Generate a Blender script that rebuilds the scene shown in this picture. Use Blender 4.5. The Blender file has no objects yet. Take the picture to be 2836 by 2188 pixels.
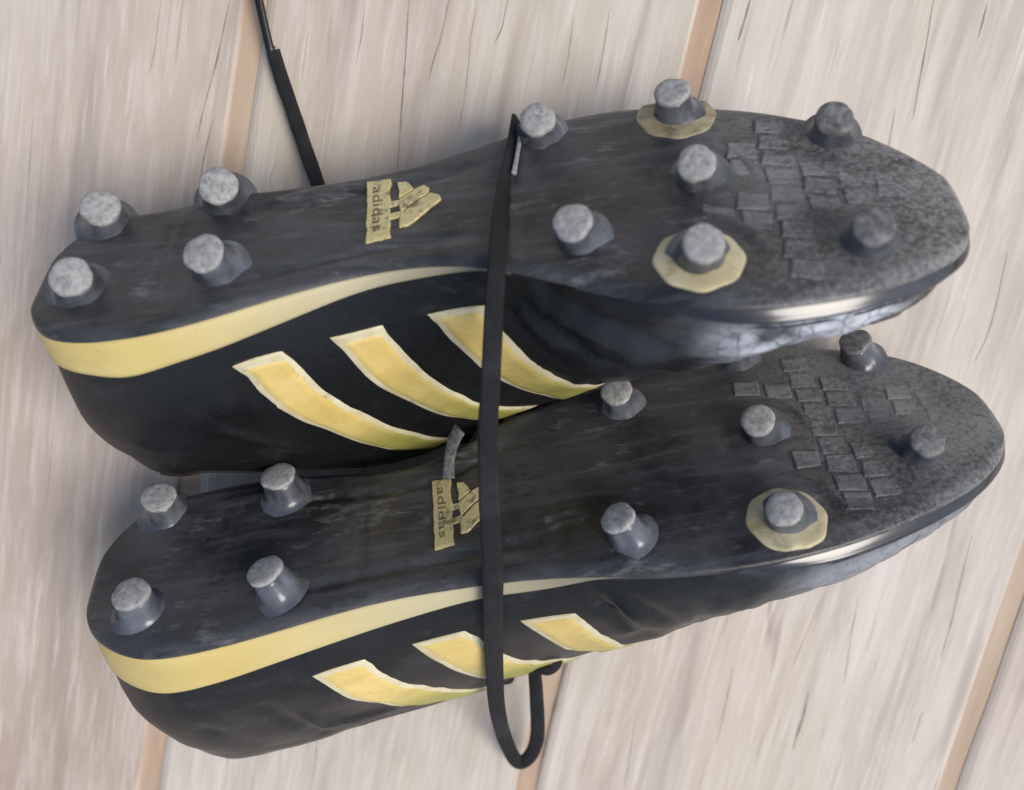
import bpy, bmesh, math, random
from mathutils import Vector, Matrix, noise
random.seed(11)
scene = bpy.context.scene
COL = scene.collection
# ------------------------------------------------------------------ camera
TILT = math.radians(13.4)
CAM_D = 0.360
cam_data = bpy.data.cameras.new("camera")
cam = bpy.data.objects.new("camera", cam_data)
COL.objects.link(cam)
cam.rotation_euler = (-TILT, 0, 0)
cam.location = (0, math.sin(TILT)*CAM_D, math.cos(TILT)*CAM_D)
cam_data.sensor_width = 36.0
cam_data.lens = 36.0*2750.0/2836.0
cam_data.clip_start = 0.01
cam_data.clip_end = 50
cam_data.dof.use_dof = True
cam_data.dof.focus_distance = 0.312
cam_data.dof.aperture_fstop = 8.0
scene.camera = cam
# ------------------------------------------------------------------ daylight
SUN_EL, SUN_AZ = math.radians(60), math.radians(98)     # azimuth measured clockwise from +Y
world = bpy.data.worlds.new("World")
scene.world = world
world.use_nodes = True
wn = world.node_tree
sky = wn.nodes.new("ShaderNodeTexSky")
sky.sky_type = 'NISHITA'
sky.sun_disc = False
sky.sun_elevation = SUN_EL
sky.sun_rotation = SUN_AZ
sky.air_density = 1.0
sky.dust_density = 2.5
sky.ozone_density = 1.0
bg = wn.nodes["Background"]
bg.inputs["Strength"].default_value = 0.125
wn.links.new(sky.outputs[0], bg.inputs["Color"])
sun_data = bpy.data.lights.new("sun", 'SUN')
sun_data.energy = 2.45
sun_data.angle = math.radians(34)
sun_data.color = (1.0, 0.95, 0.88)
sun = bpy.data.objects.new("sun", sun_data)
COL.objects.link(sun)
sd = Vector((math.sin(SUN_AZ)*math.cos(SUN_EL), math.cos(SUN_AZ)*math.cos(SUN_EL), math.sin(SUN_EL)))
sun.rotation_euler = sd.to_track_quat('Z', 'Y').to_euler()
sun.location = sd*2
scene.view_settings.view_transform = 'Standard'
scene.view_settings.look = 'None'
scene.view_settings.gamma = 1
scene.view_settings.exposure = 0.0
# ------------------------------------------------------------------ measured shapes (mm, boot frame: x toe, y visible side, z away from the sole)
DATA = {"A":{"O":[-0.012,0.07145,0.0656],
"R":[[0.989402,-0.015209,0.144401],[0.108417,-0.584148,-0.804374],[0.096585,0.811505,-0.576308]],
"xs":[-123.32,-123.05,-122.24,-120.89,-119.0,-116.59,-113.67,-110.24,-106.33,-101.95,-97.11,-91.84,-86.17,-80.11,-73.69,-66.95,-59.9,-52.58,-45.02,-37.25,-29.3,-21.22,-13.03,-4.77,3.53,11.82,20.08,28.27,36.36,44.3,52.07,59.63,66.95,74.0,80.75,87.17,93.22,98.9,104.17,109.0,113.38,117.3,120.72,123.65,126.06,127.94,129.29,130.11,130.38],
"yn":[13.18,19.72,24.99,28.97,32.02,34.38,36.27,37.78,38.9,39.66,40.04,39.97,39.41,38.33,36.76,34.73,32.33,29.74,27.14,24.64,22.52,21.18,20.91,21.85,24.11,27.59,31.77,36.05,40.01,43.32,45.78,47.35,48.16,48.29,47.86,46.93,45.59,43.87,41.86,39.67,37.38,35.06,32.7,30.26,27.62,24.74,21.45,17.72,13.78],
"yf":[13.18,10.24,6.91,3.19,-0.52,-3.83,-6.58,-8.76,-10.41,-11.67,-12.68,-13.52,-14.32,-15.17,-16.06,-16.82,-17.4,-17.96,-18.68,-19.71,-21.19,-23.15,-25.47,-27.88,-30.25,-32.65,-34.99,-36.93,-38.08,-38.39,-38.03,-37.22,-36.13,-34.84,-33.27,-31.35,-29.05,-26.45,-23.71,-20.92,-17.97,-14.73,-11.26,-7.8,-4.49,-1.08,2.87,7.81,13.77],
"H":[75.27,75.41,75.62,75.92,76.28,76.58,76.64,76.28,75.44,74.53,74.36,75.56,78.11,81.62,85.65,89.77,93.55,96.55,98.36,98.81,97.99,96.22,93.84,90.99,87.55,83.43,78.72,73.72,68.64,63.41,57.81,51.7,45.28,39.48,35.44,33.39,32.48,31.78,30.84,29.54,27.92,26.08,24.09,21.94,19.75,17.75,16.16,15.05,14.29],
"hb":[14.84,14.84,14.84,14.84,14.84,14.84,14.84,14.84,14.99,15.52,16.05,15.76,14.75,13.82,13.21,12.57,11.71,10.73,9.56,8.21,7.05,6.31,5.95,5.75,5.08,3.47,1.49,0.29,0.0,0.0,0.0,0.0,0.0,0.0,0.0,0.0,0.0,0.0,0.0,0.0,0.0,0.0,0.0,0.0,0.0,0.0,0.0,0.0,0.0],
"stripes":[[[[0.2168,0.0155],[0.2277,0.0264],[0.2332,0.0435],[0.2415,0.0622],[0.25,0.0824],[0.2585,0.1057],[0.2701,0.1274],[0.2818,0.1538],[0.2936,0.1865],[0.3087,0.2207],[0.3239,0.2626],[0.3455,0.2968],[0.3674,0.3325],[0.3897,0.3621]],[[0.2701,0.0155],[0.2789,0.0233],[0.2847,0.0326],[0.2907,0.0466],[0.2966,0.0606],[0.3056,0.0761],[0.3117,0.0932],[0.3208,0.1119],[0.33,0.1352],[0.3393,0.1632],[0.3517,0.1942],[0.3643,0.2315],[0.3769,0.2766],[0.3928,0.3294]]],[[[0.3178,0.0155],[0.3269,0.0264],[0.3331,0.0404],[0.3393,0.059],[0.3486,0.0808],[0.3611,0.1041],[0.3738,0.1321],[0.3865,0.1663],[0.4025,0.2082],[0.4218,0.2533],[0.4412,0.3015],[0.464,0.3403],[0.4869,0.3605],[0.5098,0.3947]],[[0.3769,0.0186],[0.3801,0.028],[0.3865,0.0388],[0.3928,0.0544],[0.3992,0.0699],[0.4057,0.0901],[0.4153,0.1119],[0.425,0.1383],[0.438,0.1663],[0.4477,0.1989],[0.464,0.2346],[0.4804,0.2688],[0.4967,0.2983],[0.5131,0.3419]]],[[[0.425,0.0218],[0.4347,0.0342],[0.4412,0.0497],[0.451,0.0699],[0.4608,0.0932],[0.4706,0.1228],[0.4836,0.1569],[0.5,0.1942],[0.5164,0.2377],[0.5327,0.2906],[0.5523,0.3621],[0.575,0.3605],[0.5975,0.317],[0.6167,0.2517]],[[0.4967,0.0249],[0.5,0.0342],[0.5065,0.0466],[0.5131,0.0606],[0.5196,0.0746],[0.5262,0.0932],[0.5327,0.1134],[0.5425,0.1336],[0.5523,0.1569],[0.562,0.1896],[0.575,0.2207],[0.5879,0.2486],[0.604,0.2362],[0.6167,0.2253]]]],
"studs":[[-109.21,22.08,4.07,6.09,"p"],[-110.12,-6.91,4.74,5.27,"p"],[-69.7,18.71,-0.2,4.79,"p"],[-74.24,-12.6,3.06,7.31,"p"],[30.93,21.36,-2.12,5.69,"p"],[60.4,32.87,0.82,7.14,"y"],[63.89,0.24,-1.79,7.61,"p"],[102.79,29.02,-0.54,6.03,"p"],[20.54,-26.94,-0.06,6.5,"p"],[60.42,-30.43,-1.67,2.69,"y"],[102.58,-16.95,-1.16,6.47,"p"]],
"logo":[[-31.77,-16.38],[-28.96,11.36],[-11.45,-3.56]],
"creases":[[[[0.5458,0.0031],[0.562,0.0078],[0.5782,0.0155],[0.5975,0.0202],[0.6135,0.028],[0.6326,0.0342],[0.6514,0.042],[0.67,0.0513],[0.6883,0.0637]],-1.7,1.5],[[[0.5294,0.0155],[0.5425,0.0249],[0.5555,0.0373],[0.5685,0.0513],[0.5847,0.0653],[0.5975,0.0839],[0.6135,0.1026],[0.6326,0.1165],[0.6483,0.1414]],-1.9,1.5],[[[0.5196,0.028],[0.5262,0.0373],[0.5327,0.0482],[0.5392,0.059],[0.5425,0.0746],[0.5523,0.087],[0.5588,0.1026],[0.5685,0.1212],[0.575,0.1461]],-1.6,1.4],[[[0.5425,0.0],[0.562,0.0016],[0.5847,0.0031],[0.604,0.0062],[0.6262,0.0078],[0.6451,0.0109],[0.6638,0.0124],[0.6853,0.0155],[0.7064,0.0218]],1.1,1.7],[[[0.536,0.0093],[0.5523,0.0155],[0.5653,0.0264],[0.5814,0.0357],[0.6008,0.0435],[0.6167,0.0544],[0.6326,0.0653],[0.6514,0.0777],[0.67,0.0963]],1.2,1.5],[[[0.5262,0.0202],[0.5327,0.028],[0.5392,0.0388],[0.549,0.0482],[0.5555,0.0606],[0.5653,0.0715],[0.5717,0.0855],[0.5814,0.101],[0.5911,0.1196]],0.9,1.4],[[[0.6357,0.0186],[0.6514,0.0218],[0.6638,0.0264],[0.6792,0.0295],[0.6944,0.0326],[0.7123,0.0373],[0.727,0.0451],[0.7415,0.0544],[0.7585,0.0699]],-0.9,1.3],[[[0.6167,0.0746],[0.6262,0.0777],[0.6357,0.0808],[0.6483,0.0839],[0.6576,0.0855],[0.6669,0.0855],[0.6792,0.0839],[0.6883,0.0839],[0.6974,0.0839]],0.8,1.2],[[[0.1582,0.0482],[0.1703,0.0622],[0.1778,0.0792],[0.1879,0.0948],[0.1982,0.1088],[0.2061,0.129],[0.2141,0.1492],[0.2249,0.1694],[0.236,0.1896]],1.2,1.4],[[[0.1582,0.0466],[0.1703,0.0451],[0.1828,0.0451],[0.193,0.0482],[0.2035,0.0513],[0.2141,0.0544],[0.2222,0.0606],[0.2304,0.0668],[0.2415,0.0715]],0.9,1.4],[[[0.0062,0.1492],[0.0754,0.073],[0.0861,0.0963],[0.1013,0.1134],[0.1156,0.1321],[0.1284,0.1554],[0.1441,0.1694],[0.1582,0.1896],[0.1728,0.2082]],0.5,3.0]]},"B":{"O":[-0.00199,-0.02294,0.06366],
"R":[[0.981993,0.093903,0.163928],[0.188918,-0.488105,-0.852093],[0.0,0.867719,-0.497056]],
"xs":[-130.72,-130.41,-129.5,-127.97,-125.85,-123.14,-119.84,-115.98,-111.58,-106.64,-101.2,-95.26,-88.87,-82.05,-74.82,-67.22,-59.29,-51.04,-42.53,-33.78,-24.83,-15.73,-6.5,2.8,12.15,21.49,30.79,40.02,49.12,58.07,66.82,75.33,83.58,91.52,99.12,106.34,113.17,119.56,125.49,130.93,135.87,140.28,144.14,147.43,150.14,152.27,153.79,154.7,155.01],
"yn":[-0.07,4.26,8.66,12.59,15.76,18.47,21.03,23.37,25.33,26.75,27.57,27.84,27.66,27.1,26.23,25.13,23.89,22.64,21.54,20.78,20.46,20.5,20.88,21.75,23.23,25.21,27.31,29.18,30.6,31.43,31.61,31.3,30.57,29.38,27.73,25.74,23.54,21.22,18.83,16.33,13.68,10.85,7.89,4.89,1.93,-1.14,-4.7,-8.64,-12.46],
"yf":[-0.07,-6.07,-11.55,-16.53,-21.0,-24.83,-28.04,-30.73,-32.81,-34.19,-34.94,-35.3,-35.48,-35.41,-34.94,-34.1,-33.0,-31.78,-30.63,-30.01,-31.0,-34.41,-39.27,-43.73,-46.95,-49.13,-50.74,-52.12,-53.46,-54.81,-55.99,-56.73,-56.88,-56.4,-55.34,-53.84,-52.05,-50.12,-48.14,-45.97,-43.35,-40.15,-36.51,-32.69,-28.79,-24.73,-20.4,-16.18,-12.46],
"H":[94.3,94.26,94.19,94.08,93.86,93.42,92.6,91.19,89.17,86.9,85.16,84.59,85.14,86.17,87.01,87.39,87.48,87.46,87.19,86.58,85.95,85.74,85.92,86.01,85.58,84.32,81.78,77.5,71.52,64.64,58.11,52.87,49.09,46.3,43.91,41.6,39.33,37.17,35.09,33.04,31.06,29.14,27.08,24.76,22.3,20.04,18.24,17.0,16.13],
"hb":[21.0,21.0,21.0,21.0,21.0,21.0,21.0,21.0,20.91,20.42,19.45,18.43,17.55,16.64,15.82,15.23,14.69,14.06,13.19,11.93,10.19,8.47,7.5,7.27,6.73,4.79,2.11,0.41,0.0,0.0,0.0,0.0,0.0,0.0,0.0,0.0,0.0,0.0,0.0,0.0,0.0,0.0,0.0,0.0,0.0,0.0,0.0,0.0,0.0],
"stripes":[[[[0.2277,0.0311],[0.236,0.0482],[0.2444,0.0684],[0.25,0.0932],[0.2585,0.1165],[0.2672,0.143],[0.2759,0.1771],[0.2877,0.2113],[0.2996,0.244],[0.3147,0.2595],[0.33,0.2781],[0.3455,0.2937],[0.3643,0.2844],[0.3801,0.2999]],[[0.2847,0.0311],[0.2907,0.0404],[0.2936,0.0528],[0.2996,0.0668],[0.3056,0.0824],[0.3117,0.101],[0.3178,0.1181],[0.3269,0.1352],[0.3331,0.1601],[0.3424,0.1771],[0.3486,0.2067],[0.358,0.23],[0.3706,0.2409],[0.3801,0.2642]]],[[[0.3331,0.0295],[0.3393,0.0435],[0.3455,0.0622],[0.3549,0.0855],[0.3611,0.1119],[0.3706,0.1445],[0.3801,0.1787],[0.3897,0.2207],[0.4057,0.2191],[0.4186,0.2393],[0.4315,0.2657],[0.4477,0.2704],[0.464,0.2735],[0.4771,0.2906]],[[0.3928,0.0295],[0.3992,0.0373],[0.4057,0.0451],[0.4089,0.0575],[0.4153,0.0699],[0.4186,0.087],[0.425,0.1041],[0.4315,0.1243],[0.438,0.1492],[0.4445,0.1678],[0.4542,0.1849],[0.4608,0.216],[0.4706,0.2253],[0.4771,0.2657]]],[[[0.451,0.0342],[0.4575,0.0466],[0.464,0.0606],[0.4706,0.0777],[0.4771,0.0994],[0.4836,0.1259],[0.4902,0.1616],[0.5033,0.1709],[0.5131,0.188],[0.5229,0.2688],[0.536,0.3015],[0.5458,0.2284],[0.5588,0.2222],[0.5685,0.2129]],[[0.5131,0.0388],[0.5164,0.0451],[0.5196,0.0513],[0.5229,0.059],[0.5262,0.0684],[0.5294,0.0777],[0.5327,0.087],[0.536,0.101],[0.5425,0.1119],[0.5458,0.1228],[0.5523,0.1398],[0.5555,0.1554],[0.562,0.1771],[0.5685,0.2113]]]],
"studs":[[-112.81,11.47,1.06,0.25,"p"],[-111.48,-26.77,1.99,1.32,"p"],[-69.94,13.23,-2.04,-1.44,"p"],[-70.54,-25.02,0.3,-0.36,"p"],[35.54,16.29,-3.86,-0.46,"p"],[80.58,19.42,-2.87,4.75,"y"],[83.23,-15.52,-3.3,4.8,"p"],[126.18,0.4,0.53,6.04,"p"],[42.32,-37.16,-1.42,2.61,"p"],[83.69,-50.26,-1.17,2.7,"p"],[123.76,-42.82,-3.28,0.76,"p"]],
"logo":[[-22.52,-21.21],[-22.64,6.83],[-5.99,-7.44]],
"creases":[[[[0.5294,0.0171],[0.536,0.0218],[0.5392,0.028],[0.5425,0.0342],[0.549,0.0388],[0.5523,0.0482],[0.5555,0.0575],[0.5588,0.0684],[0.562,0.0824]],-1.4,2.2],[[[0.5392,0.014],[0.5458,0.0186],[0.5523,0.0249],[0.5588,0.0311],[0.562,0.0404],[0.5685,0.0482],[0.575,0.0606],[0.5814,0.0746],[0.5879,0.0932]],1.0,2.2],[[[0.5555,0.0202],[0.562,0.0249],[0.5685,0.0311],[0.5782,0.0373],[0.5847,0.0451],[0.5943,0.0544],[0.6008,0.0637],[0.6103,0.0792],[0.6167,0.0963]],-0.8,2.0],[[[0.1828,0.0668],[0.1905,0.0901],[0.1956,0.1212],[0.2035,0.1523],[0.2168,0.1694],[0.2304,0.1865],[0.2444,0.2036],[0.2614,0.202],[0.2759,0.2129]],0.9,2.2],[[[0.1753,0.0435],[0.1803,0.0544],[0.1828,0.0684],[0.1853,0.0839],[0.1879,0.0994],[0.1879,0.1228],[0.1905,0.1445],[0.1905,0.1803],[0.1905,0.2253]],-1.0,2.4],[[[0.0078,0.0357],[0.0062,0.0513],[0.0052,0.0684],[0.0039,0.0948],[0.0021,0.1305],[0.0009,0.1756],[0.0001,0.2377],[0.1033,0.042],[0.1094,0.0544]],-0.9,2.6],[[[0.0078,0.014],[0.0031,0.0311],[0.0024,0.0451],[0.0018,0.0606],[0.0013,0.0824],[0.0005,0.1134],[0.0879,0.014],[0.0955,0.0202],[0.1053,0.028]],0.6,3.0]]},"lace":[[0.0014,0.09524,0.01689],[0.00099,0.09451,0.03737],[-0.00032,0.08745,0.04819],[-0.00206,0.07822,0.06087],[-0.00334,0.06661,0.07665],[-0.00394,0.0564,0.09141],[-0.00466,0.04543,0.09066],[-0.00573,0.02568,0.08933],[-0.00662,0.01025,0.08823],[-0.00644,-0.00569,0.08719],[-0.00593,-0.02143,0.08609],[-0.0055,-0.03494,0.08517],[-0.00562,-0.05341,0.07717],[-0.00566,-0.07464,0.06117],[-0.00517,-0.10355,0.038],[-0.00244,-0.12877,0.018],[0.00196,-0.14427,0.008],[0.00668,-0.14106,0.01],[0.00947,-0.1271,0.018],[0.00889,-0.10652,0.026],[0.00794,-0.09239,0.03],[0.00713,-0.08399,0.03],[0.00405,-0.07567,0.03]],
"tab":[[-0.02037,-0.01633,0.0468],[-0.02028,-0.01363,0.04578],[-0.01985,-0.00898,0.04596],[-0.01854,-0.00375,0.04745],[-0.01658,0.00045,0.04893]],
"knot":[[0.00666,-0.09268,0.03],[0.00977,-0.09019,0.033],[0.01265,-0.0902,0.034],[0.01521,-0.08907,0.033],[0.01621,-0.08748,0.03]],
"lace2":[[-0.08377,0.14052,0.004],[-0.08287,0.13389,0.004],[-0.08025,0.11954,0.004],[-0.07925,0.11823,0.0035],[-0.07702,0.10968,0.0032],[-0.07417,0.10062,0.0035],[-0.0698,0.08685,0.005],[-0.06531,0.07503,0.009],[-0.06209,0.06681,0.012]],
"cracks":[[[[-0.09351,0.13448],[-0.09838,0.11743],[-0.10448,0.09997],[-0.10771,0.08929]],9,0.8],[[[-0.10166,0.09643],[-0.10614,0.08209],[-0.10868,0.07114]],7,0.7],[[[-0.11594,0.13504],[-0.11937,0.11973],[-0.12191,0.11108]],7,0.6],[[[-0.03395,0.13504],[-0.0354,0.11973],[-0.03681,0.10701],[-0.03865,0.0881],[-0.03949,0.07967]],10,1.0],[[[-0.02068,0.13504],[-0.02362,0.12316],[-0.02642,0.11513],[-0.02801,0.10841]],9,0.9],[[[-0.01147,0.13504],[-0.01363,0.12202],[-0.01563,0.10467],[-0.01848,0.09168]],6,0.6],[[[-0.0012,0.13504],[-0.00337,0.12544],[-0.00604,0.1203]],8,0.7],[[[0.07889,0.13504],[0.07737,0.12771],[0.07577,0.12179]],14,0.9],[[[0.13961,0.13504],[0.13791,0.11282],[0.13653,0.09643]],7,0.7],[[[0.15749,0.13335],[0.15667,0.12771],[0.15558,0.12225]],9,0.8],[[[0.11585,-0.11894],[0.11443,-0.12914],[0.11245,-0.13787],[0.11131,-0.14428]],13,1.0],[[[0.16118,-0.12725],[0.15976,-0.13469],[0.15812,-0.14155]],7,0.9],[[[0.17255,-0.05374],[0.1689,-0.08667],[0.16603,-0.10502]],10,0.6],[[[0.13195,-0.07935],[0.13023,-0.1012],[0.12936,-0.11505]],6,0.6],[[[0.02222,-0.10456],[0.01835,-0.12176],[0.01345,-0.14508],[0.0097,-0.16379]],8,0.8],[[[-0.17234,-0.12835],[-0.17544,-0.14187],[-0.17859,-0.1556]],5,0.6],[[[-0.04886,0.13223],[-0.05042,0.12202],[-0.05257,0.11282]],7,0.4],[[[-0.08233,0.06868],[-0.08379,0.07602],[-0.08021,0.0845]],4,0.3],[[[0.13008,0.09997],[0.12892,0.0881],[0.12817,0.07967]],7,0.5],[[[0.17368,0.05127],[0.17225,0.03602],[0.16999,0.02176],[0.16647,0.01255]],8,0.5],[[[0.16211,0.00456],[0.16019,-0.00216],[0.15838,-0.00757]],6,0.5],[[[0.04858,-0.13231],[0.04685,-0.14669],[0.04509,-0.16132]],6,0.4],[[[-0.16205,0.09997],[-0.16631,0.07845],[-0.16925,0.06127]],6,0.35],[[[-0.1668,-0.00757],[-0.17034,-0.02823],[-0.17533,-0.04943]],6,0.35],[[[0.08573,-0.10887],[0.08371,-0.12442],[0.081,-0.14187]],7,0.5],[[[0.03258,0.13223],[0.03071,0.11858],[0.0283,0.10584]],6,0.4],[[[0.02063,0.12997],[0.019,0.11743],[0.01682,0.10701]],6,0.4],[[[-0.11031,-0.12914],[-0.11222,-0.14508],[-0.11503,-0.16132]],6,0.35],[[[-0.07636,-0.13072],[-0.07758,-0.14508],[-0.07969,-0.15969]],6,0.4]]}
# ------------------------------------------------------------------ material helpers
def new_mat(name):
    m = bpy.data.materials.new(name)
    m.use_nodes = True
    nt = m.node_tree
    return m, nt, nt.nodes["Principled BSDF"]
def N(nt, kind, **kw):
    n = nt.nodes.new(kind)
    for k, v in kw.items():
        if k in n.inputs.keys():
            n.inputs[k].default_value = v
        else:
            setattr(n, k, v)
    return n
def coords(nt, scale=(1, 1, 1), rot=(0, 0, 0), kind="Object"):
    tc = nt.nodes.new("ShaderNodeTexCoord")
    mp = nt.nodes.new("ShaderNodeMapping")
    mp.inputs["Scale"].default_value = scale
    mp.inputs["Rotation"].default_value = rot
    nt.links.new(tc.outputs[kind], mp.inputs["Vector"])
    return mp.outputs["Vector"]
def nz(nt, vec, scale, detail=4, rough=0.55, dist=0.0):
    n = N(nt, "ShaderNodeTexNoise")
    n.inputs["Scale"].default_value = scale
    n.inputs["Detail"].default_value = detail
    n.inputs["Roughness"].default_value = rough
    n.inputs["Distortion"].default_value = dist
    nt.links.new(vec, n.inputs["Vector"])
    return n.outputs["Fac"]
def ramp(nt, fac, stops):
    r = nt.nodes.new("ShaderNodeValToRGB")
    cr = r.color_ramp
    while len(cr.elements) < len(stops):
        cr.elements.new(0.5)
    for e, (p, c) in zip(cr.elements, stops):
        e.position = p
        e.color = (c[0], c[1], c[2], 1) if hasattr(c, "__len__") else (c, c, c, 1)
    nt.links.new(fac, r.inputs["Fac"])
    return r.outputs["Color"]
def mixc(nt, fac, a, b, mode='MIX'):
    m = nt.nodes.new("ShaderNodeMix")
    m.data_type = 'RGBA'
    m.blend_type = mode
    for sock, v in ((m.inputs[0], fac), (m.inputs[6], a), (m.inputs[7], b)):
        if hasattr(v, "is_output"):
            nt.links.new(v, sock)
        elif hasattr(v, "__len__"):
            sock.default_value = (v[0], v[1], v[2], 1)
        else:
            sock.default_value = v
    return m.outputs[2]
def mathn(nt, op, a, b=0.0, clamp=False):
    m = nt.nodes.new("ShaderNodeMath")
    m.operation = op
    m.use_clamp = clamp
    for sock, v in ((m.inputs[0], a), (m.inputs[1], b)):
        if hasattr(v, "is_output"):
            nt.links.new(v, sock)
        else:
            sock.default_value = v
    return m.outputs[0]
def bump(nt, bsdf, h, strength, dist):
    b = N(nt, "ShaderNodeBump")
    b.inputs["Strength"].default_value = strength
    b.inputs["Distance"].default_value = dist
    nt.links.new(h, b.inputs["Height"])
    nt.links.new(b.outputs["Normal"], bsdf.inputs["Normal"])
def attr(nt, name):
    a = nt.nodes.new("ShaderNodeAttribute")
    a.attribute_name = name
    return a.outputs["Fac"]

# --- washed wood of the planks (x across, y along the grain in the plank's frame)
def wood_mat():
    m, nt, b = new_mat("washed_wood")
    info = nt.nodes.new("ShaderNodeObjectInfo")
    tc = nt.nodes.new("ShaderNodeTexCoord")
    off = nt.nodes.new("ShaderNodeVectorMath"); off.operation = 'ADD'
    comb = nt.nodes.new("ShaderNodeCombineXYZ")
    nt.links.new(mathn(nt, 'MULTIPLY', info.outputs["Random"], 3.0), comb.inputs[0])
    nt.links.new(mathn(nt, 'MULTIPLY', info.outputs["Random"], 7.0), comb.inputs[1])
    nt.links.new(tc.outputs["Object"], off.inputs[0]); nt.links.new(comb.outputs[0], off.inputs[1])
    def mp(sc, rz=0.0):
        q = nt.nodes.new("ShaderNodeMapping")
        q.inputs["Scale"].default_value = sc
        q.inputs["Rotation"].default_value = (0, 0, rz)
        nt.links.new(off.outputs[0], q.inputs["Vector"])
        return q.outputs["Vector"]
    broad = nz(nt, mp((1, 0.16, 1), 0.03), 34, 3, 0.5, 0.3)
    fine = nz(nt, mp((1, 0.10, 1), 0.05), 190, 6, 0.7, 0.25)
    streak = nz(nt, mp((1, 0.075, 1), 0.06), 75, 3, 0.5, 0.5)
    patch = nz(nt, mp((1, 0.55, 1)), 7.5, 2, 0.5)
    hue = nz(nt, mp((1, 0.6, 1)), 11.0, 2, 0.5, 0.6)
    c = ramp(nt, broad, [(0.30, (0.47, 0.415, 0.355)), (0.5, (0.58, 0.528, 0.465)), (0.7, (0.68, 0.63, 0.57))])
    warm = attr(nt, "warm")
    c = mixc(nt, ramp(nt, patch, [(0.48, 0.0), (0.70, 0.4)]), c, (0.55, 0.42, 0.33))
    c = mixc(nt, ramp(nt, hue, [(0.45, 0.0), (0.66, 0.5)]), c, (0.565, 0.505, 0.385))
    c = mixc(nt, mathn(nt, 'MULTIPLY', warm, ramp(nt, patch, [(0.25, 0.5), (0.6, 0.9)])), c, (0.40, 0.305, 0.235))
    c = mixc(nt, ramp(nt, fine, [(0.45, 0.0), (0.70, 0.5)]), c, (0.74, 0.695, 0.655))
    c = mixc(nt, ramp(nt, streak, [(0.28, 0.75), (0.46, 0.0)]), c, (0.35, 0.295, 0.26))
    crack = N(nt, "ShaderNodeTexNoise"); 
    crack.inputs["Scale"].default_value = 30; crack.inputs["Detail"].default_value = 2
    nt.links.new(mp((1.0, 0.07, 1), 0.07), crack.inputs["Vector"])
    cl = mathn(nt, 'ABSOLUTE', mathn(nt, 'SUBTRACT', crack.outputs["Fac"], 0.5))
    brk = nz(nt, mp((1, 0.5, 1)), 26, 2)
    cm = mathn(nt, 'MULTIPLY', ramp(nt, cl, [(0.0, 1.0), (0.014, 0.0)]), ramp(nt, brk, [(0.54, 0.0), (0.62, 1.0)]))
    c = mixc(nt, mathn(nt, 'MULTIPLY', cm, 0.4), c, (0.26, 0.205, 0.18))
    hair = nz(nt, mp((1, 0.045, 1), 0.06), 420, 4, 0.65, 0.2)
    c = mixc(nt, ramp(nt, hair, [(0.30, 0.55), (0.43, 0.0)]), c, (0.40, 0.34, 0.30))
    c = mixc(nt, ramp(nt, hair, [(0.58, 0.0), (0.72, 0.5)]), c, (0.78, 0.735, 0.69))
    nt.links.new(c, b.inputs["Base Color"])
    b.inputs["Roughness"].default_value = 0.62
    b.inputs["Specular IOR Level"].default_value = 0.3
    h = mathn(nt, 'SUBTRACT', mathn(nt, 'ADD', mathn(nt, 'MULTIPLY', fine, 0.4), mathn(nt, 'MULTIPLY', streak, 0.7)), cm)
    bump(nt, b, h, 0.35, 0.0007)
    return m
def tan_mat():
    m, nt, b = new_mat("raw_tan_wood")
    v = coords(nt, (1, 0.12, 1))
    f = nz(nt, v, 130, 4, 0.6, 0.4)
    g = nz(nt, coords(nt, (1, 0.7, 1)), 14, 2)
    c = ramp(nt, f, [(0.3, (0.36, 0.235, 0.155)), (0.7, (0.54, 0.395, 0.285))])
    c = mixc(nt, ramp(nt, g, [(0.38, 0.0), (0.65, 0.5)]), c, (0.47, 0.40, 0.30))
    nt.links.new(c, b.inputs["Base Color"])
    b.inputs["Roughness"].default_value = 0.7
    bump(nt, b, f, 0.3, 0.0004)
    return m
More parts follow.
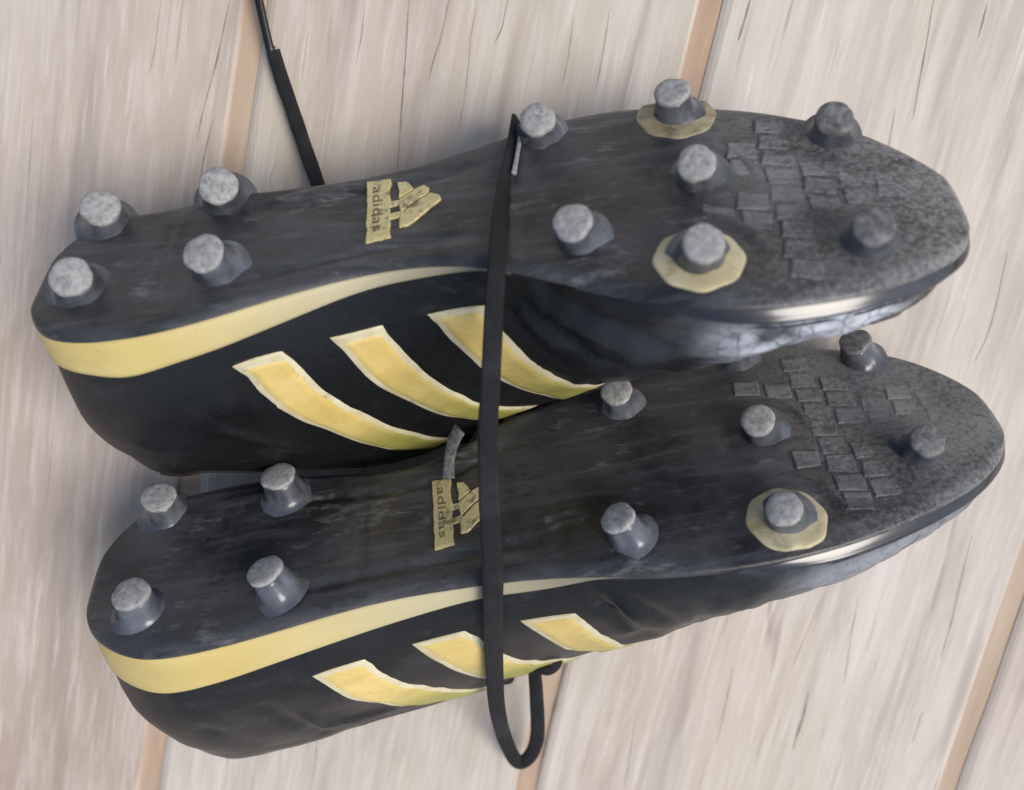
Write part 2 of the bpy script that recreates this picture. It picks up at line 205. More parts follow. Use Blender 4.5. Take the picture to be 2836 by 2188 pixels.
# --- black leather of the uppers
def leather_mat():
    m, nt, b = new_mat("black_leather")
    v = coords(nt)
    grain = nz(nt, v, 900, 3, 0.6)
    dust = nz(nt, coords(nt, (0.6, 1, 1)), 38, 5, 0.65, 0.3)
    big = nz(nt, v, 16, 3, 0.5, 0.4)
    c = ramp(nt, grain, [(0.3, (0.0065, 0.0068, 0.007)), (0.75, (0.014, 0.0145, 0.015))])
    c = mixc(nt, ramp(nt, big, [(0.48, 0.0), (0.75, 0.5)]), c, (0.026, 0.029, 0.034))
    smudge = nz(nt, coords(nt, (0.5, 1, 1), (0, 0.5, 0.3)), 70, 6, 0.75, 0.6)
    c = mixc(nt, ramp(nt, smudge, [(0.56, 0.0), (0.74, 0.6)]), c, (0.055, 0.057, 0.062))
    wear = attr(nt, "wear")
    scuff = ramp(nt, dust, [(0.40, 0.0), (0.53, 1.0)])
    f = mathn(nt, 'MULTIPLY', wear, mathn(nt, 'ADD', mathn(nt, 'MULTIPLY', scuff, 0.85), 0.12), clamp=True)
    c = mixc(nt, f, c, (0.66, 0.70, 0.77))
    crackn = N(nt, "ShaderNodeTexVoronoi"); crackn.feature = 'DISTANCE_TO_EDGE'
    crackn.inputs["Scale"].default_value = 160
    wob = nt.nodes.new("ShaderNodeVectorMath"); wob.operation = 'ADD'
    nn = N(nt, "ShaderNodeTexNoise"); nn.inputs["Scale"].default_value = 90
    nt.links.new(v, nn.inputs["Vector"])
    sc = nt.nodes.new("ShaderNodeVectorMath"); sc.operation = 'SCALE'; sc.inputs["Scale"].default_value = 0.012
    nt.links.new(nn.outputs["Color"], sc.inputs[0])
    nt.links.new(v, wob.inputs[0]); nt.links.new(sc.outputs[0], wob.inputs[1])
    nt.links.new(wob.outputs[0], crackn.inputs["Vector"])
    ck = mathn(nt, 'MULTIPLY', ramp(nt, crackn.outputs["Distance"], [(0.0, 1.0), (0.08, 0.0)]), wear)
    c = mixc(nt, mathn(nt, 'MULTIPLY', ck, 0.6), c, (0.015, 0.016, 0.018))
    nt.links.new(c, b.inputs["Base Color"])
    r = ramp(nt, big, [(0.3, 0.30), (0.7, 0.50)])
    nt.links.new(r, b.inputs["Roughness"])
    b.inputs["Specular IOR Level"].default_value = 0.36
    h = mathn(nt, 'SUBTRACT', mathn(nt, 'ADD', mathn(nt, 'MULTIPLY', grain, 0.35), mathn(nt, 'MULTIPLY', big, 1.6)), mathn(nt, 'MULTIPLY', ck, 0.7))
    bump(nt, b, h, 0.4, 0.0008)
    return m
# --- dusty black moulded plastic of the soles
def sole_mat(name, dark, light, rough=0.55, gloss_patch=True):
    m, nt, b = new_mat(name)
    scr = nz(nt, coords(nt, (0.10, 1, 1), (0, 0, 0.25)), 210, 5, 0.65, 0.4)
    dus = nz(nt, coords(nt, (0.7, 1, 1)), 30, 6, 0.7, 0.3)
    pit = nz(nt, coords(nt), 640, 3, 0.7)
    big = nz(nt, coords(nt), 13, 3, 0.55, 0.5)
    wear = attr(nt, "wear")
    c = ramp(nt, dus, [(0.38, dark), (0.62, light)])
    c = mixc(nt, ramp(nt, big, [(0.42, 0.0), (0.68, 0.5)]), c, tuple(v*0.55+0.018*k for v, k in zip(light, (1.0, 1.05, 1.3))))
    c = mixc(nt, ramp(nt, scr, [(0.52, 0.0), (0.70, 0.55)]), c, tuple(v*1.9 for v in light))
    f = mathn(nt, 'MULTIPLY', wear, ramp(nt, mathn(nt, 'ADD', mathn(nt, 'MULTIPLY', pit, 0.6), mathn(nt, 'MULTIPLY', dus, 0.5)), [(0.46, 0.12), (0.62, 1.0)]))
    f = mathn(nt, 'MULTIPLY', f, ramp(nt, big, [(0.36, 0.35), (0.58, 1.0)]))
    c = mixc(nt, mathn(nt, 'MULTIPLY', f, 0.9), c, (0.31, 0.308, 0.30))
    spk = mathn(nt, 'ADD', mathn(nt, 'MULTIPLY', nz(nt, coords(nt, (0.35, 1, 1)), 330, 5, 0.75), 0.55), mathn(nt, 'MULTIPLY', nz(nt, coords(nt, (0.6, 1, 1)), 48, 4, 0.6, 0.5), 0.45))
    c = mixc(nt, ramp(nt, spk, [(0.55, 0.0), (0.64, 0.65)]), c, (0.014, 0.016, 0.016))
    c = mixc(nt, ramp(nt, spk, [(0.34, 0.75), (0.44, 0.0)]), c, (0.19, 0.19, 0.195))
    nt.links.new(c, b.inputs["Base Color"])
    nt.links.new(ramp(nt, dus, [(0.3, rough-0.10), (0.7, rough+0.16)]), b.inputs["Roughness"])
    b.inputs["Specular IOR Level"].default_value = 0.5
    h = mathn(nt, 'ADD', mathn(nt, 'MULTIPLY', scr, 0.5), mathn(nt, 'MULTIPLY', pit, mathn(nt, 'ADD', mathn(nt, 'MULTIPLY', wear, 0.9), 0.15)))
    h = mathn(nt, 'ADD', h, mathn(nt, 'MULTIPLY', dus, 1.2))
    bump(nt, b, h, 0.45, 0.0009)
    return m
def simple_mat(name, c1, c2, scale, rough, spec=0.5, bmp=0.2, stretch=(1, 1, 1), stain=None):
    m, nt, b = new_mat(name)
    f = nz(nt, coords(nt, stretch), scale, 4, 0.6, 0.2)
    c = ramp(nt, f, [(0.32, c1), (0.68, c2)])
    if stain:
        col, sc, lo, hi, amt = stain
        g = nz(nt, coords(nt, stretch), sc, 5, 0.65, 0.4)
        c = mixc(nt, ramp(nt, g, [(lo, 0.0), (hi, amt)]), c, col)
    nt.links.new(c, b.inputs["Base Color"])
    b.inputs["Roughness"].default_value = rough
    b.inputs["Specular IOR Level"].default_value = spec
    if bmp:
        bump(nt, b, f, bmp, 0.0004)
    return m
def band_mat():
    m, nt, b = new_mat("yellow_midsole")
    f = nz(nt, coords(nt, (0.35, 1, 1)), 60, 4, 0.6, 0.3)
    c = ramp(nt, f, [(0.3, (0.62, 0.47, 0.155)), (0.7, (0.74, 0.60, 0.24))])
    spot = nz(nt, coords(nt), 420, 3, 0.7)
    c = mixc(nt, ramp(nt, spot, [(0.64, 0.0), (0.74, 0.35)]), c, (0.34, 0.27, 0.14))
    wear = attr(nt, "wear")
    c = mixc(nt, ramp(nt, wear, [(0.0, 0.0), (0.5, 0.85)]), c, (0.53, 0.49, 0.33))
    c = mixc(nt, ramp(nt, wear, [(0.5, 0.0), (0.85, 1.0)]), c, (0.20, 0.185, 0.145))
    nt.links.new(c, b.inputs["Base Color"])
    b.inputs["Roughness"].default_value = 0.48
    bump(nt, b, f, 0.15, 0.0005)
    return m
def lace_mat():
    m, nt, b = new_mat("black_lace_weave")
    u, w = attr(nt, "run"), attr(nt, "across")
    k1 = mathn(nt, 'SINE', mathn(nt, 'ADD', mathn(nt, 'MULTIPLY', u, 4.6), mathn(nt, 'MULTIPLY', w, 4.6)))
    k2 = mathn(nt, 'SINE', mathn(nt, 'SUBTRACT', mathn(nt, 'MULTIPLY', u, 4.6), mathn(nt, 'MULTIPLY', w, 4.6)))
    braid = mathn(nt, 'ADD', mathn(nt, 'MULTIPLY', mathn(nt, 'MULTIPLY', k1, k2), 0.5), 0.5)
    fuzz = nz(nt, coords(nt), 1400, 3, 0.7)
    dust = nz(nt, coords(nt), 55, 4, 0.6)
    c = ramp(nt, mathn(nt, 'ADD', mathn(nt, 'MULTIPLY', braid, 0.6), mathn(nt, 'MULTIPLY', fuzz, 0.4)), [(0.2, (0.004, 0.004, 0.0045)), (0.8, (0.024, 0.024, 0.026))])
    c = mixc(nt, ramp(nt, dust, [(0.5, 0.0), (0.75, 0.4)]), c, (0.06, 0.064, 0.07))
    nt.links.new(c, b.inputs["Base Color"])
    b.inputs["Roughness"].default_value = 0.68
    b.inputs["Specular IOR Level"].default_value = 0.3
    bump(nt, b, mathn(nt, 'ADD', braid, mathn(nt, 'MULTIPLY', fuzz, 0.6)), 0.7, 0.0004)
    return m
def inlay_mat():
    m, nt, b = new_mat("yellow_stripe_leather")
    f = nz(nt, coords(nt, (0.5, 1, 1)), 70, 4, 0.6, 0.2)
    g = nz(nt, coords(nt, (0.6, 1, 1)), 42, 5, 0.65, 0.5)
    spk = nz(nt, coords(nt), 520, 3, 0.7)
    c = ramp(nt, f, [(0.32, (0.66, 0.475, 0.13)), (0.68, (0.80, 0.62, 0.24))])
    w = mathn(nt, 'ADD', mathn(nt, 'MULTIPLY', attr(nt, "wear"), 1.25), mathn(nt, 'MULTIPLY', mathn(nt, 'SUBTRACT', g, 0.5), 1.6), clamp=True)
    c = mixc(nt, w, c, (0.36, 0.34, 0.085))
    c = mixc(nt, ramp(nt, spk, [(0.62, 0.0), (0.74, 0.5)]), c, (0.24, 0.19, 0.07))
    nt.links.new(c, b.inputs["Base Color"])
    b.inputs["Roughness"].default_value = 0.45
    b.inputs["Specular IOR Level"].default_value = 0.4
    bump(nt, b, g, 0.3, 0.0006)
    return m
M = {}
M['wood'] = wood_mat(); M['tan'] = tan_mat()
M['crack'] = simple_mat("dark_grain_split", (0.23, 0.185, 0.155), (0.42, 0.355, 0.31), 160, 0.8, 0.2, 0)
M['crack_light'] = simple_mat("grain_line", (0.34, 0.285, 0.25), (0.49, 0.43, 0.385), 160, 0.8, 0.2, 0)
M['leather'] = leather_mat()
M['sole'] = sole_mat("dusty_black_sole", (0.013, 0.0135, 0.0145), (0.066, 0.067, 0.072), 0.38)
M['tread'] = sole_mat("scuffed_tread", (0.040, 0.041, 0.044), (0.12, 0.121, 0.126), 0.62)
M['rim'] = simple_mat("glossy_black_rim", (0.010, 0.011, 0.014), (0.030, 0.033, 0.040), 40, 0.17, 1.0, 0.08, (0.3, 1, 1), ((0.10, 0.108, 0.125), 90, 0.55, 0.75, 0.5))
M['band'] = band_mat()
M['stud'] = simple_mat("dark_stud_plastic", (0.040, 0.045, 0.053), (0.14, 0.152, 0.175), 90, 0.23, 0.6, 0.1)
M['tip'] = simple_mat("worn_stud_tip", (0.24, 0.24, 0.235), (0.44, 0.435, 0.42), 500, 0.55, 0.5, 0.5, (1, 1, 1), ((0.10, 0.10, 0.10), 700, 0.55, 0.68, 0.7))
M['tip_dirty'] = simple_mat("dirty_stud_tip", (0.09, 0.09, 0.09), (0.24, 0.24, 0.235), 420, 0.55, 0.5, 0.5, (1, 1, 1), ((0.04, 0.04, 0.04), 300, 0.5, 0.66, 0.7))
M['washer_brown'] = simple_mat("dirty_tan_stud_seat", (0.25, 0.205, 0.12), (0.42, 0.36, 0.23), 110, 0.55, 0.45, 0.15, (1, 1, 1), ((0.09, 0.08, 0.055), 200, 0.48, 0.66, 0.7))
M['washer'] = simple_mat("cream_stud_seat", (0.50, 0.43, 0.24), (0.66, 0.59, 0.39), 90, 0.5, 0.5, 0.1, (1, 1, 1), ((0.20, 0.175, 0.10), 150, 0.52, 0.68, 0.65))
M['edge'] = simple_mat("cream_stripe_edge", (0.58, 0.51, 0.31), (0.74, 0.68, 0.47), 120, 0.5, 0.4, 0.1, (1, 1, 1), ((0.22, 0.17, 0.08), 330, 0.60, 0.72, 0.6))
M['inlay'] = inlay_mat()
M['logo'] = simple_mat("worn_cream_print", (0.54, 0.45, 0.20), (0.74, 0.64, 0.35), 260, 0.6, 0.4, 0.3, (1, 1, 1), ((0.16, 0.14, 0.07), 260, 0.50, 0.64, 0.9))
M['letter'] = simple_mat("dark_lettering", (0.10, 0.085, 0.045), (0.22, 0.19, 0.11), 300, 0.7, 0.3, 0)
M['lace'] = lace_mat()
M['pale'] = simple_mat("pale_worn_weave", (0.22, 0.225, 0.23), (0.40, 0.41, 0.42), 700, 0.6, 0.4, 0.4)
M['grey_lace'] = simple_mat("grey_lace_weave", (0.07, 0.07, 0.07), (0.22, 0.22, 0.215), 700, 0.7, 0.3, 0.5)
M['binding'] = simple_mat("worn_brown_binding", (0.012, 0.010, 0.009), (0.045, 0.037, 0.031), 120, 0.6, 0.4, 0.4)
M['aglet'] = simple_mat("black_aglet", (0.006, 0.006, 0.007), (0.012, 0.012, 0.013), 200, 0.28, 0.5, 0)
M['lining'] = simple_mat("dark_lining", (0.010, 0.010, 0.011), (0.022, 0.021, 0.021), 300, 0.9, 0.2, 0.3)

# ------------------------------------------------------------------ object helpers
MM = 0.001
def link(name, verts, faces, mat, parent=None, smooth=True, attrs=None, mats=None, fmat=None):
    me = bpy.data.meshes.new(name)
    me.from_pydata([tuple(v) for v in verts], [], faces)
    for mt in (mats or [mat]):
        me.materials.append(mt)
    if fmat:
        me.polygons.foreach_set("material_index", fmat)
    if smooth:
        me.polygons.foreach_set("use_smooth", [True]*len(faces))
    for k, vals in (attrs or {}).items():
        a = me.attributes.new(k, 'FLOAT', 'POINT')
        a.data.foreach_set("value", vals)
    me.update()
    o = bpy.data.objects.new(name, me)
    COL.objects.link(o)
    if parent is not None:
        o.parent = parent
    return o
def recalc(o):
    bm = bmesh.new(); bm.from_mesh(o.data)
    bmesh.ops.recalc_face_normals(bm, faces=bm.faces)
    bm.to_mesh(o.data); bm.free()
def tag(o, label, cat, group=None):
    o['label'] = label; o['category'] = cat
    if group: o['group'] = group
def grid_faces(n, m, wrap_m=False, base=0):
    f = []
    mm = m if wrap_m else m-1
    for i in range(n-1):
        for j in range(mm):
            a = base+i*m+j; b_ = base+i*m+(j+1) % m
            f.append((a, b_, b_+m, a+m))
    return f
def interp(tab, x):
    x = min(max(x, 0.0), len(tab)-1.000001)
    i = int(x); f = x-i
    if len(tab) > 3:      # Catmull-Rom keeps the outline smooth
        p0 = tab[max(i-1, 0)]; p1 = tab[i]; p2 = tab[i+1]; p3 = tab[min(i+2, len(tab)-1)]
        return 0.5*((2*p1)+(-p0+p2)*f+(2*p0-5*p1+4*p2-p3)*f*f+(-p0+3*p1-3*p2+p3)*f**3)
    return tab[i]*(1-f)+tab[i+1]*f
def sm(a, b, x):
    t = min(max((x-a)/(b-a), 0.0), 1.0)
    return t*t*(3-2*t)

# ------------------------------------------------------------------ floor
def build_floor():
    gx, gy = 0.200, 0.980
    nrm = math.hypot(gx, gy); gx /= nrm; gy /= nrm
    ang = math.atan2(-gx, gy)                      # rotation that turns +Y onto the grain
    js = [(-0.1129, 0.0), (0.0383, 0.0), (0.2080, 0.0)]
    w = [p[0]*gy for p in js]                      # across-grain offsets of the joints
    ws = [w[0]-0.480, w[0]-0.320, w[0]-0.158] + w + [w[2]+0.160, w[2]+0.318, w[2]+0.475, w[2]+0.64]
    root_v = [(-1.6, -1.6, -0.0145), (1.6, -1.6, -0.0145), (1.6, 1.6, -0.0145), (-1.6, 1.6, -0.0145)]
    floor = link("wood_floor", root_v, [(0, 1, 2, 3)], M['tan'], smooth=False)
    floor['kind'] = "structure"
    rot = Matrix.Rotation(ang, 4, 'Z')
    GR = 0.0075
    for k in range(len(ws)-1):
        a, b_ = ws[k]+GR/2, ws[k+1]-GR/2
        cx = (a+b_)/2; hw = (b_-a)/2
        # across profile: eased left edge, flat top, crisp right edge, tan tongue running under the joint
        prof = [(-hw, -0.012), (-hw, -0.0024), (-hw+0.0006, -0.0013), (-hw+0.0020, -0.0005), (-hw+0.0036, 0.0),
                (hw-0.0012, 0.0), (hw-0.0004, -0.0003), (hw, -0.0010), (hw+0.0001, -0.0014), (hw+GR+0.0022, -0.0018), (hw+GR+0.0022, -0.012)]
        tan = [True, True, False, False, False, False, False, False, True, True]
        ys = [-0.9, -0.5, -0.30]+[-0.26+0.011*q for q in range(48)]+[0.30, 0.5, 0.9]
        vs, fs, fm = [], [], []
        for yy in ys:
            lw = 0.0007*noise.noise(Vector((k*7.3, yy*22, 0)))+0.0003*noise.noise(Vector((k*3.1, yy*90, 4)))
            rw = 0.0011*noise.noise(Vector((k*5.7, yy*16, 9)))+0.0004*noise.noise(Vector((k*2.9, yy*80, 2)))
            for q, (px, pz) in enumerate(prof):
                vs.append((px+(lw if q < 5 else (rw if q < 9 else 0.0)), yy, pz))
        n = len(prof)
        for i in range(len(ys)-1):
            for j in range(n-1):
                fs.append((i*n+j, i*n+j+1, (i+1)*n+j+1, (i+1)*n+j)); fm.append(1 if tan[j] else 0)
        fs.append(tuple(range(n))); fm.append(0)
        fs.append(tuple(reversed([(len(ys)-1)*n+j for j in range(n)]))); fm.append(0)
        tone = [(0.15,)*4, (0.9, 0.7, 0.3, 0.2), (1.0, 0.95, 0.12, 0.05), (0.15, 0.2, 0.3, 0.1), (0.2, 0.1, 0.1, 0.2), (0.2, 0.25, 0.1, 0.1)][min(k, 5)]
        def tone_at(yy):
            kn = (-0.9, -0.10, 0.13, 0.9)
            for q in range(3):
                if yy <= kn[q+1]: return tone[q]+(tone[q+1]-tone[q])*(yy-kn[q])/(kn[q+1]-kn[q])
            return tone[3]
        wm = [tone_at(yy) for yy in ys for _ in prof]
        o = link("plank", vs, fs, None, floor, smooth=False, mats=[M['wood'], M['tan']], fmat=fm, attrs={"warm": wm})
        o.matrix_world = rot @ Matrix.Translation((cx, 0, 0))
build_floor()
def build_cracks():
    floor = bpy.data.objects["wood_floor"]
    for pl, wpx, am in DATA['cracks']:
        n = 18
        pts = []
        for k in range(n):
            x = (len(pl)-1)*k/(n-1)
            pts.append(Vector((interp([p[0] for p in pl], x), interp([p[1] for p in pl], x), 0)))
        vs = []
        for k, p in enumerate(pts):
            T_ = (pts[min(k+1, n-1)]-pts[max(k-1, 0)]).normalized()
            sd_ = Vector((-T_.y, T_.x, 0))
            u = k/(n-1)
            w = wpx*0.00013*0.36*(math.sin(math.pi*min(max(u, 0.02), 0.98))**0.6)*(0.75+0.6*noise.noise(Vector((p.x*90, p.y*160, am))))
            wob = sd_*0.0003*noise.noise(Vector((p.x*40, p.y*60, 3)))
            for c in (-1, -0.4, 0.4, 1):
                vs.append(p+wob+sd_*w*c+Vector((0, 0, 0.00006 if abs(c) > 0.5 else 0.00010)))
        link("grain_crack", vs, grid_faces(n, 4), M['crack'] if am > 0.65 else M['crack_light'], floor)

# ------------------------------------------------------------------ boots
def zs_of(s):
    return 9*min(max((s-0.62)/0.38, 0), 1)**2 + 2*math.exp(-((s-0.42)/0.12)**2)
def leanx(s, z):
    return (1-sm(0.0, 0.45, s))*(-0.17*z+0.32*max(z-40, 0)*sm(30, 60, z))
class Boot:
    def __init__(self, D, label):
        self.D = D
        self.n = len(D['xs'])
        R = D['R']
        self.mw = Matrix(((R[0][0], R[0][1], R[0][2], D['O'][0]), (R[1][0], R[1][1], R[1][2], D['O'][1]), (R[2][0], R[2][1], R[2][2], D['O'][2]), (0, 0, 0, 1)))
        e = bpy.data.objects.new("football_boot", None)
        COL.objects.link(e)
        e.matrix_world = self.mw
        e.empty_display_size = 0.05
        tag(e, label, "football boot", "pair of black and yellow football boots")
        self.root = e
        self.cr = []
        for pl, am, wd in D['creases']:
            pts = [self.base(s, t) for s, t in pl]
            self.cr.append((pts, am, wd))
        self.disp_on = True
    def idx(self, s):
        s = min(max(s, 0.0), 1.0)
        return (self.n-1)*math.acos(1-2*s)/math.pi
    def tab(self, k, s):
        return interp(self.D[k], self.idx(s))
    def x_at(self, s):
        xs = self.D['xs']
        return xs[0]+(xs[-1]-xs[0])*s
    def prof(self, s, th):
        yn, yf, H = self.tab('yn', s), self.tab('yf', s), self.tab('H', s)
        if s <= 0 or s >= 1: yn = yf = self.D['yn'][0 if s <= 0 else -1]
        a = (yn-yf)/2; c = (yn+yf)/2
        n = 6-2.4*sm(0.05, 0.25, s)-1.2*sm(0.3, 0.6, s)
        taper = 0.16+0.26*sm(0.2, 0.5, s)-0.22*sm(0.6, 0.8, s)
        ct, st = math.cos(th), math.sin(th)
        zeta = abs(st)**(2/n)
        yy = math.copysign(abs(ct)**(2/n), ct)
        k = 1+0.09*math.sin(math.pi*min(zeta/0.8, 1))-taper*zeta**1.6
        return c+a*k*yy, zs_of(s)+2+H*zeta
    def base(self, s, t):
        y, z = self.prof(s, t*math.pi)
        return Vector((self.x_at(s)+leanx(s, z-zs_of(s)), y, z))
    def normal(self, s, t):
        e = 0.004
        s0, s1 = max(s-e, 0.0005), min(s+e, 0.9995)
        t0, t1 = max(t-e, 0.0), min(t+e, 1.0)
        n = (self.base(s, t1)-self.base(s, t0)).cross(self.base(s1, t)-self.base(s0, t))
        return n.normalized() if n.length > 1e-9 else Vector((0, 1, 0))
    def disp(self, p, s, t):
        d = 0.0
        for pts, am, wd in self.cr:
            best = 1e9; bk = 0
            for i in range(len(pts)-1):
                a, b = pts[i], pts[i+1]
                ab = b-a
                u = min(max((p-a).dot(ab)/max(ab.length_squared, 1e-9), 0), 1)
                q = (p-(a+ab*u)).length
                if q < best: best = q; bk = (i+u)/(len(pts)-1)
            if best < wd*3:
                d += 1.9*am*math.exp(-(best/wd)**2)*(0.35+0.65*math.sin(math.pi*min(max(bk, 0.02), 0.98))**0.7)
        ed = sm(0.0, 0.10, t)*sm(1.0, 0.90, t)
        d += ed*1.0*noise.noise(p*0.035)+ed*0.35*noise.noise(p*0.11+Vector((7, 3, 1)))
        # flex wrinkles of the vamp
        fx = sm(0.50, 0.58, s)*sm(0.84, 0.74, s)*ed
        d += fx*1.3*noise.noise(Vector((p.x*0.16+p.z*0.05, p.y*0.03, p.z*0.09-p.x*0.04)))
        # crumpled toe box
        tb = sm(0.78, 0.86, s)*ed
        d += tb*0.8*noise.noise(p*0.16+Vector((2, 9, 4)))+tb*0.4*noise.noise(p*0.4)
        return d
    def surf(self, s, t, off=0.0):
        p = self.base(s, t)
        return p+self.normal(s, t)*(self.disp(p, s, t)+off)
    # ---- pieces
    def upper(self):
        NSs, NTt = 190, 84
        vs, wear = [], []
        for i in range(NSs):
            s = 0.5-0.5*math.cos(math.pi*i/(NSs-1))
            dep = 0.0
            o = sm(0.035, 0.10, s)*sm(0.44, 0.36, s)
            for j in range(NTt):
                t = j/(NTt-1)
                p = self.surf(min(max(s, 0.0004), 0.9996), t)
                z0 = zs_of(s)
                if o > 0:              # the foot opening: sink the top between the two collar edges
                    k = sm(0.40, 0.425, t)*sm(0.60, 0.575, t)
                    p = Vector((p.x, p.y, p.z-k*o*(self.tab('H', s)-14)))
                vs.append(p*MM)
                near = sm(0.60, 0.10, t)
                w = sm(0.70, 0.78, s)*near*self.scuff*sm(0.0, 0.06, t)*sm(0.97, 0.88, s)
                w2 = sm(0.55, 0.9, s)*0.14
                wear.append(min(1.0, w+w2))
        o = link("upper", vs, grid_faces(NSs, NTt), M['leather'], self.root, attrs={"wear": wear})
        recalc(o)
        self.upper_o = o
        # dark insock lining showing inside the foot opening
        lv = []
        for i in range(24):
            s = 0.06+0.34*i/23
            for j in range(9):
                v = -0.8+1.6*j/8
                a = (self.tab('yn', s)-self.tab('yf', s))/2; c = (self.tab('yn', s)+self.tab('yf', s))/2
                lv.append(Vector((self.x_at(s)+leanx(s, 17), c+a*v*0.86, zs_of(s)+18.2+1.2*v*v))*MM)
        link("insock", lv, grid_faces(24, 9), M['lining'], self.root)
    def outline(self, s, side):
        return Vector((self.x_at(s), self.tab('yn' if side > 0 else 'yf', s) if 0 < s < 1 else self.D['yn'][0 if s <= 0 else -1], zs_of(s)))
    def sole_z(self, s, x, y):
        """relief of the outsole bottom (negative z points out of the sole)"""
        d = 0.0
        for bx, by, dx, dy, k in self.D['studs']:
            r = math.hypot(x-bx, y-by)
            d -= 1.5*math.exp(-(r/10.5)**2)
        for cx, cy, r0, a0, a1, am in self.arcs:
            r = math.hypot(x-cx, y-cy); a = math.degrees(math.atan2(y-cy, x-cx)) % 360
            if abs(r-r0) < 3:
                w = sm(a0-6, a0+6, a)*sm(a1+6, a1-6, a)
                d += am*math.exp(-((r-r0)/0.9)**2)*w
        # shank ridges at the waist
        yn, yf = self.tab('yn', s), self.tab('yf', s)
        v = (y-yf)/max(yn-yf, 0.1)
        wa = sm(0.20, 0.27, s)*sm(0.52, 0.46, s)
        d += wa*0.9*(math.exp(-((v-0.20)/0.035)**2)+math.exp(-((v-0.82)/0.035)**2))
        # cross grooves in the heel pad
        for gx in self.heel_grooves:
            d += 0.7*math.exp(-((x-gx)/0.8)**2)*sm(0.14, 0.24, v)*sm(0.86, 0.76, v)
        return d
    def outsole(self):
        st = self.D['studs']
        f2, f3 = st[5], st[6]
        self.arcs = [(f2[0], f2[1], 14.5, 270, 359, 0.9), (f2[0], f2[1], 17.5, 280, 355, -0.8), (f3[0], f3[1], 12.5, 120, 250, 0.8), (f3[0], f3[1], 12.5, 290, 359, 0.9), (f3[0], f3[1], 15.5, 285, 359, -0.7)]
        x0, L = self.D['xs'][0], self.D['xs'][-1]-self.D['xs'][0]
        self.heel_grooves = [x0+L*0.135, x0+L*0.155, x0+L*0.30]
        ns, nv = 220, 72
        vs, wear = [], []
        for i in range(ns):
            s = 0.5-0.5*math.cos(math.pi*i/(ns-1))
            s = min(max(s, 0.0003), 0.9997)
            yn, yf = self.outline(s, 1).y, self.outline(s, -1).y
            z0 = zs_of(s)
            row = []
            for j in range(nv):
                if j == 0: v, z = 0.0, 3.2
                elif j == nv-1: v, z = 1.0, 3.2
                else:
                    v = (j-1)/(nv-3); v = 0.5-0.5*math.cos(math.pi*(0.12+0.76*v))
                    v = (v-(0.5-0.5*math.cos(math.pi*0.12)))/math.cos(math.pi*0.12)
                    q = abs(2*v-1)
                    z = 1.8*max(0, (q-0.86)/0.14)**2.2
                y = yf+(yn-yf)*(0.5+(v-0.5)*1.014)
                x = self.x_at(s+(s-0.5)*0.014)
                if 0 < j < nv-1:
                    q = abs(2*v-1)
                    z += self.sole_z(s, x, y)*sm(1.0, 0.9, q)*sm(0.0, 0.02, s)*sm(1, 0.985, s)
                e = min(s, 1-s)
                z += 1.8*max(0, (0.010-e)/0.010)**2*(1 if z < 3 else 0)
                vs.append(Vector((x, y, z0+z))*MM)
                wear.append(self.dust*sm(0.70, 0.84, s)*(0.65+0.35*sm(0.9, 0.98, s))+0.10*sm(0.06, 0.0, s))
        o = link("outsole", vs, grid_faces(ns, nv), M['sole'], self.root, attrs={"wear": wear})
        recalc(o)
        self.sole = o
    def ring_path(self, s_end, n):
        """stations along the outline: near waist -> end -> far waist"""
        return [(s_end*(1-i/n), 1) for i in range(n)]+[(0.0, 1)]+[(s_end*(i/n), -1) for i in range(1, n+1)]
    def plan_normal(self, s, side):
        e = 0.003
        a = self.outline(max(s-e, 0), side); b = self.outline(min(s+e, 1), side)
        d = b-a; d.z = 0
        n = Vector((-d.y, d.x, 0))*(1 if side > 0 else -1)
        if s < 1e-5: n = Vector((-1, 0, 0))
        if s > 1-1e-5: n = Vector((1, 0, 0))
        return n.normalized()
    def wall_pt(self, s, side, z):
        """point of the upper's wall at height z over the sole edge"""
        H = self.tab('H', s); n = 6-2.4*sm(0.05, 0.25, s)-1.2*sm(0.3, 0.6, s)
        zeta = min(max((z-2)/H, 0), 1)
        th = math.asin(min(zeta**(n/2), 1))
        y, zz = self.prof(s, th if side > 0 else math.pi-th)
        return Vector((self.x_at(s)+leanx(s, z), y, zs_of(s)+z))
    def band(self):
        s_end = self.band_end
        n = 70
        prof = [(0.0, -0.9), (0.0, 0.35), (0.10, 0.85), (0.30, 1.05), (0.55, 1.1), (0.80, 1.0), (0.93, 0.75), (1.0, 0.2), (1.0, -1.0)]
        vs, wear = [], []
        us = [1-(1-i/n)**1.0 for i in range(n+1)]
        path = [(s_end*(1-i/n)**1.6, 1) for i in range(n)]+[(0.0, 1)]+[(s_end*(i/n)**1.6, -1) for i in range(1, n+1)]
        for s, side in path:
            hb = max(self.tab('hb', s)*0.95, 2.6)
            ks = sm(1.0, 0.72, s/s_end)
            hb = 2.2+(hb-2.2)*ks
            pn = self.plan_normal(s, side)
            for f, off in prof:
                z = 1.9+(hb-1.9)*f
                p = self.wall_pt(s, side, z)
                if z < 4: p = p.lerp(self.outline(s, side)+Vector((leanx(s, z), 0, z)), 0.5)
                vs.append((p+pn*(off*(0.25+0.75*ks)))*MM)
                wear.append(min(max((s-s_end*0.25)/(s_end*0.72), 0), 1))
        o = link("midsole_band", vs, grid_faces(len(path), len(prof)), M['band'], self.root, attrs={"wear": wear})
        recalc(o)
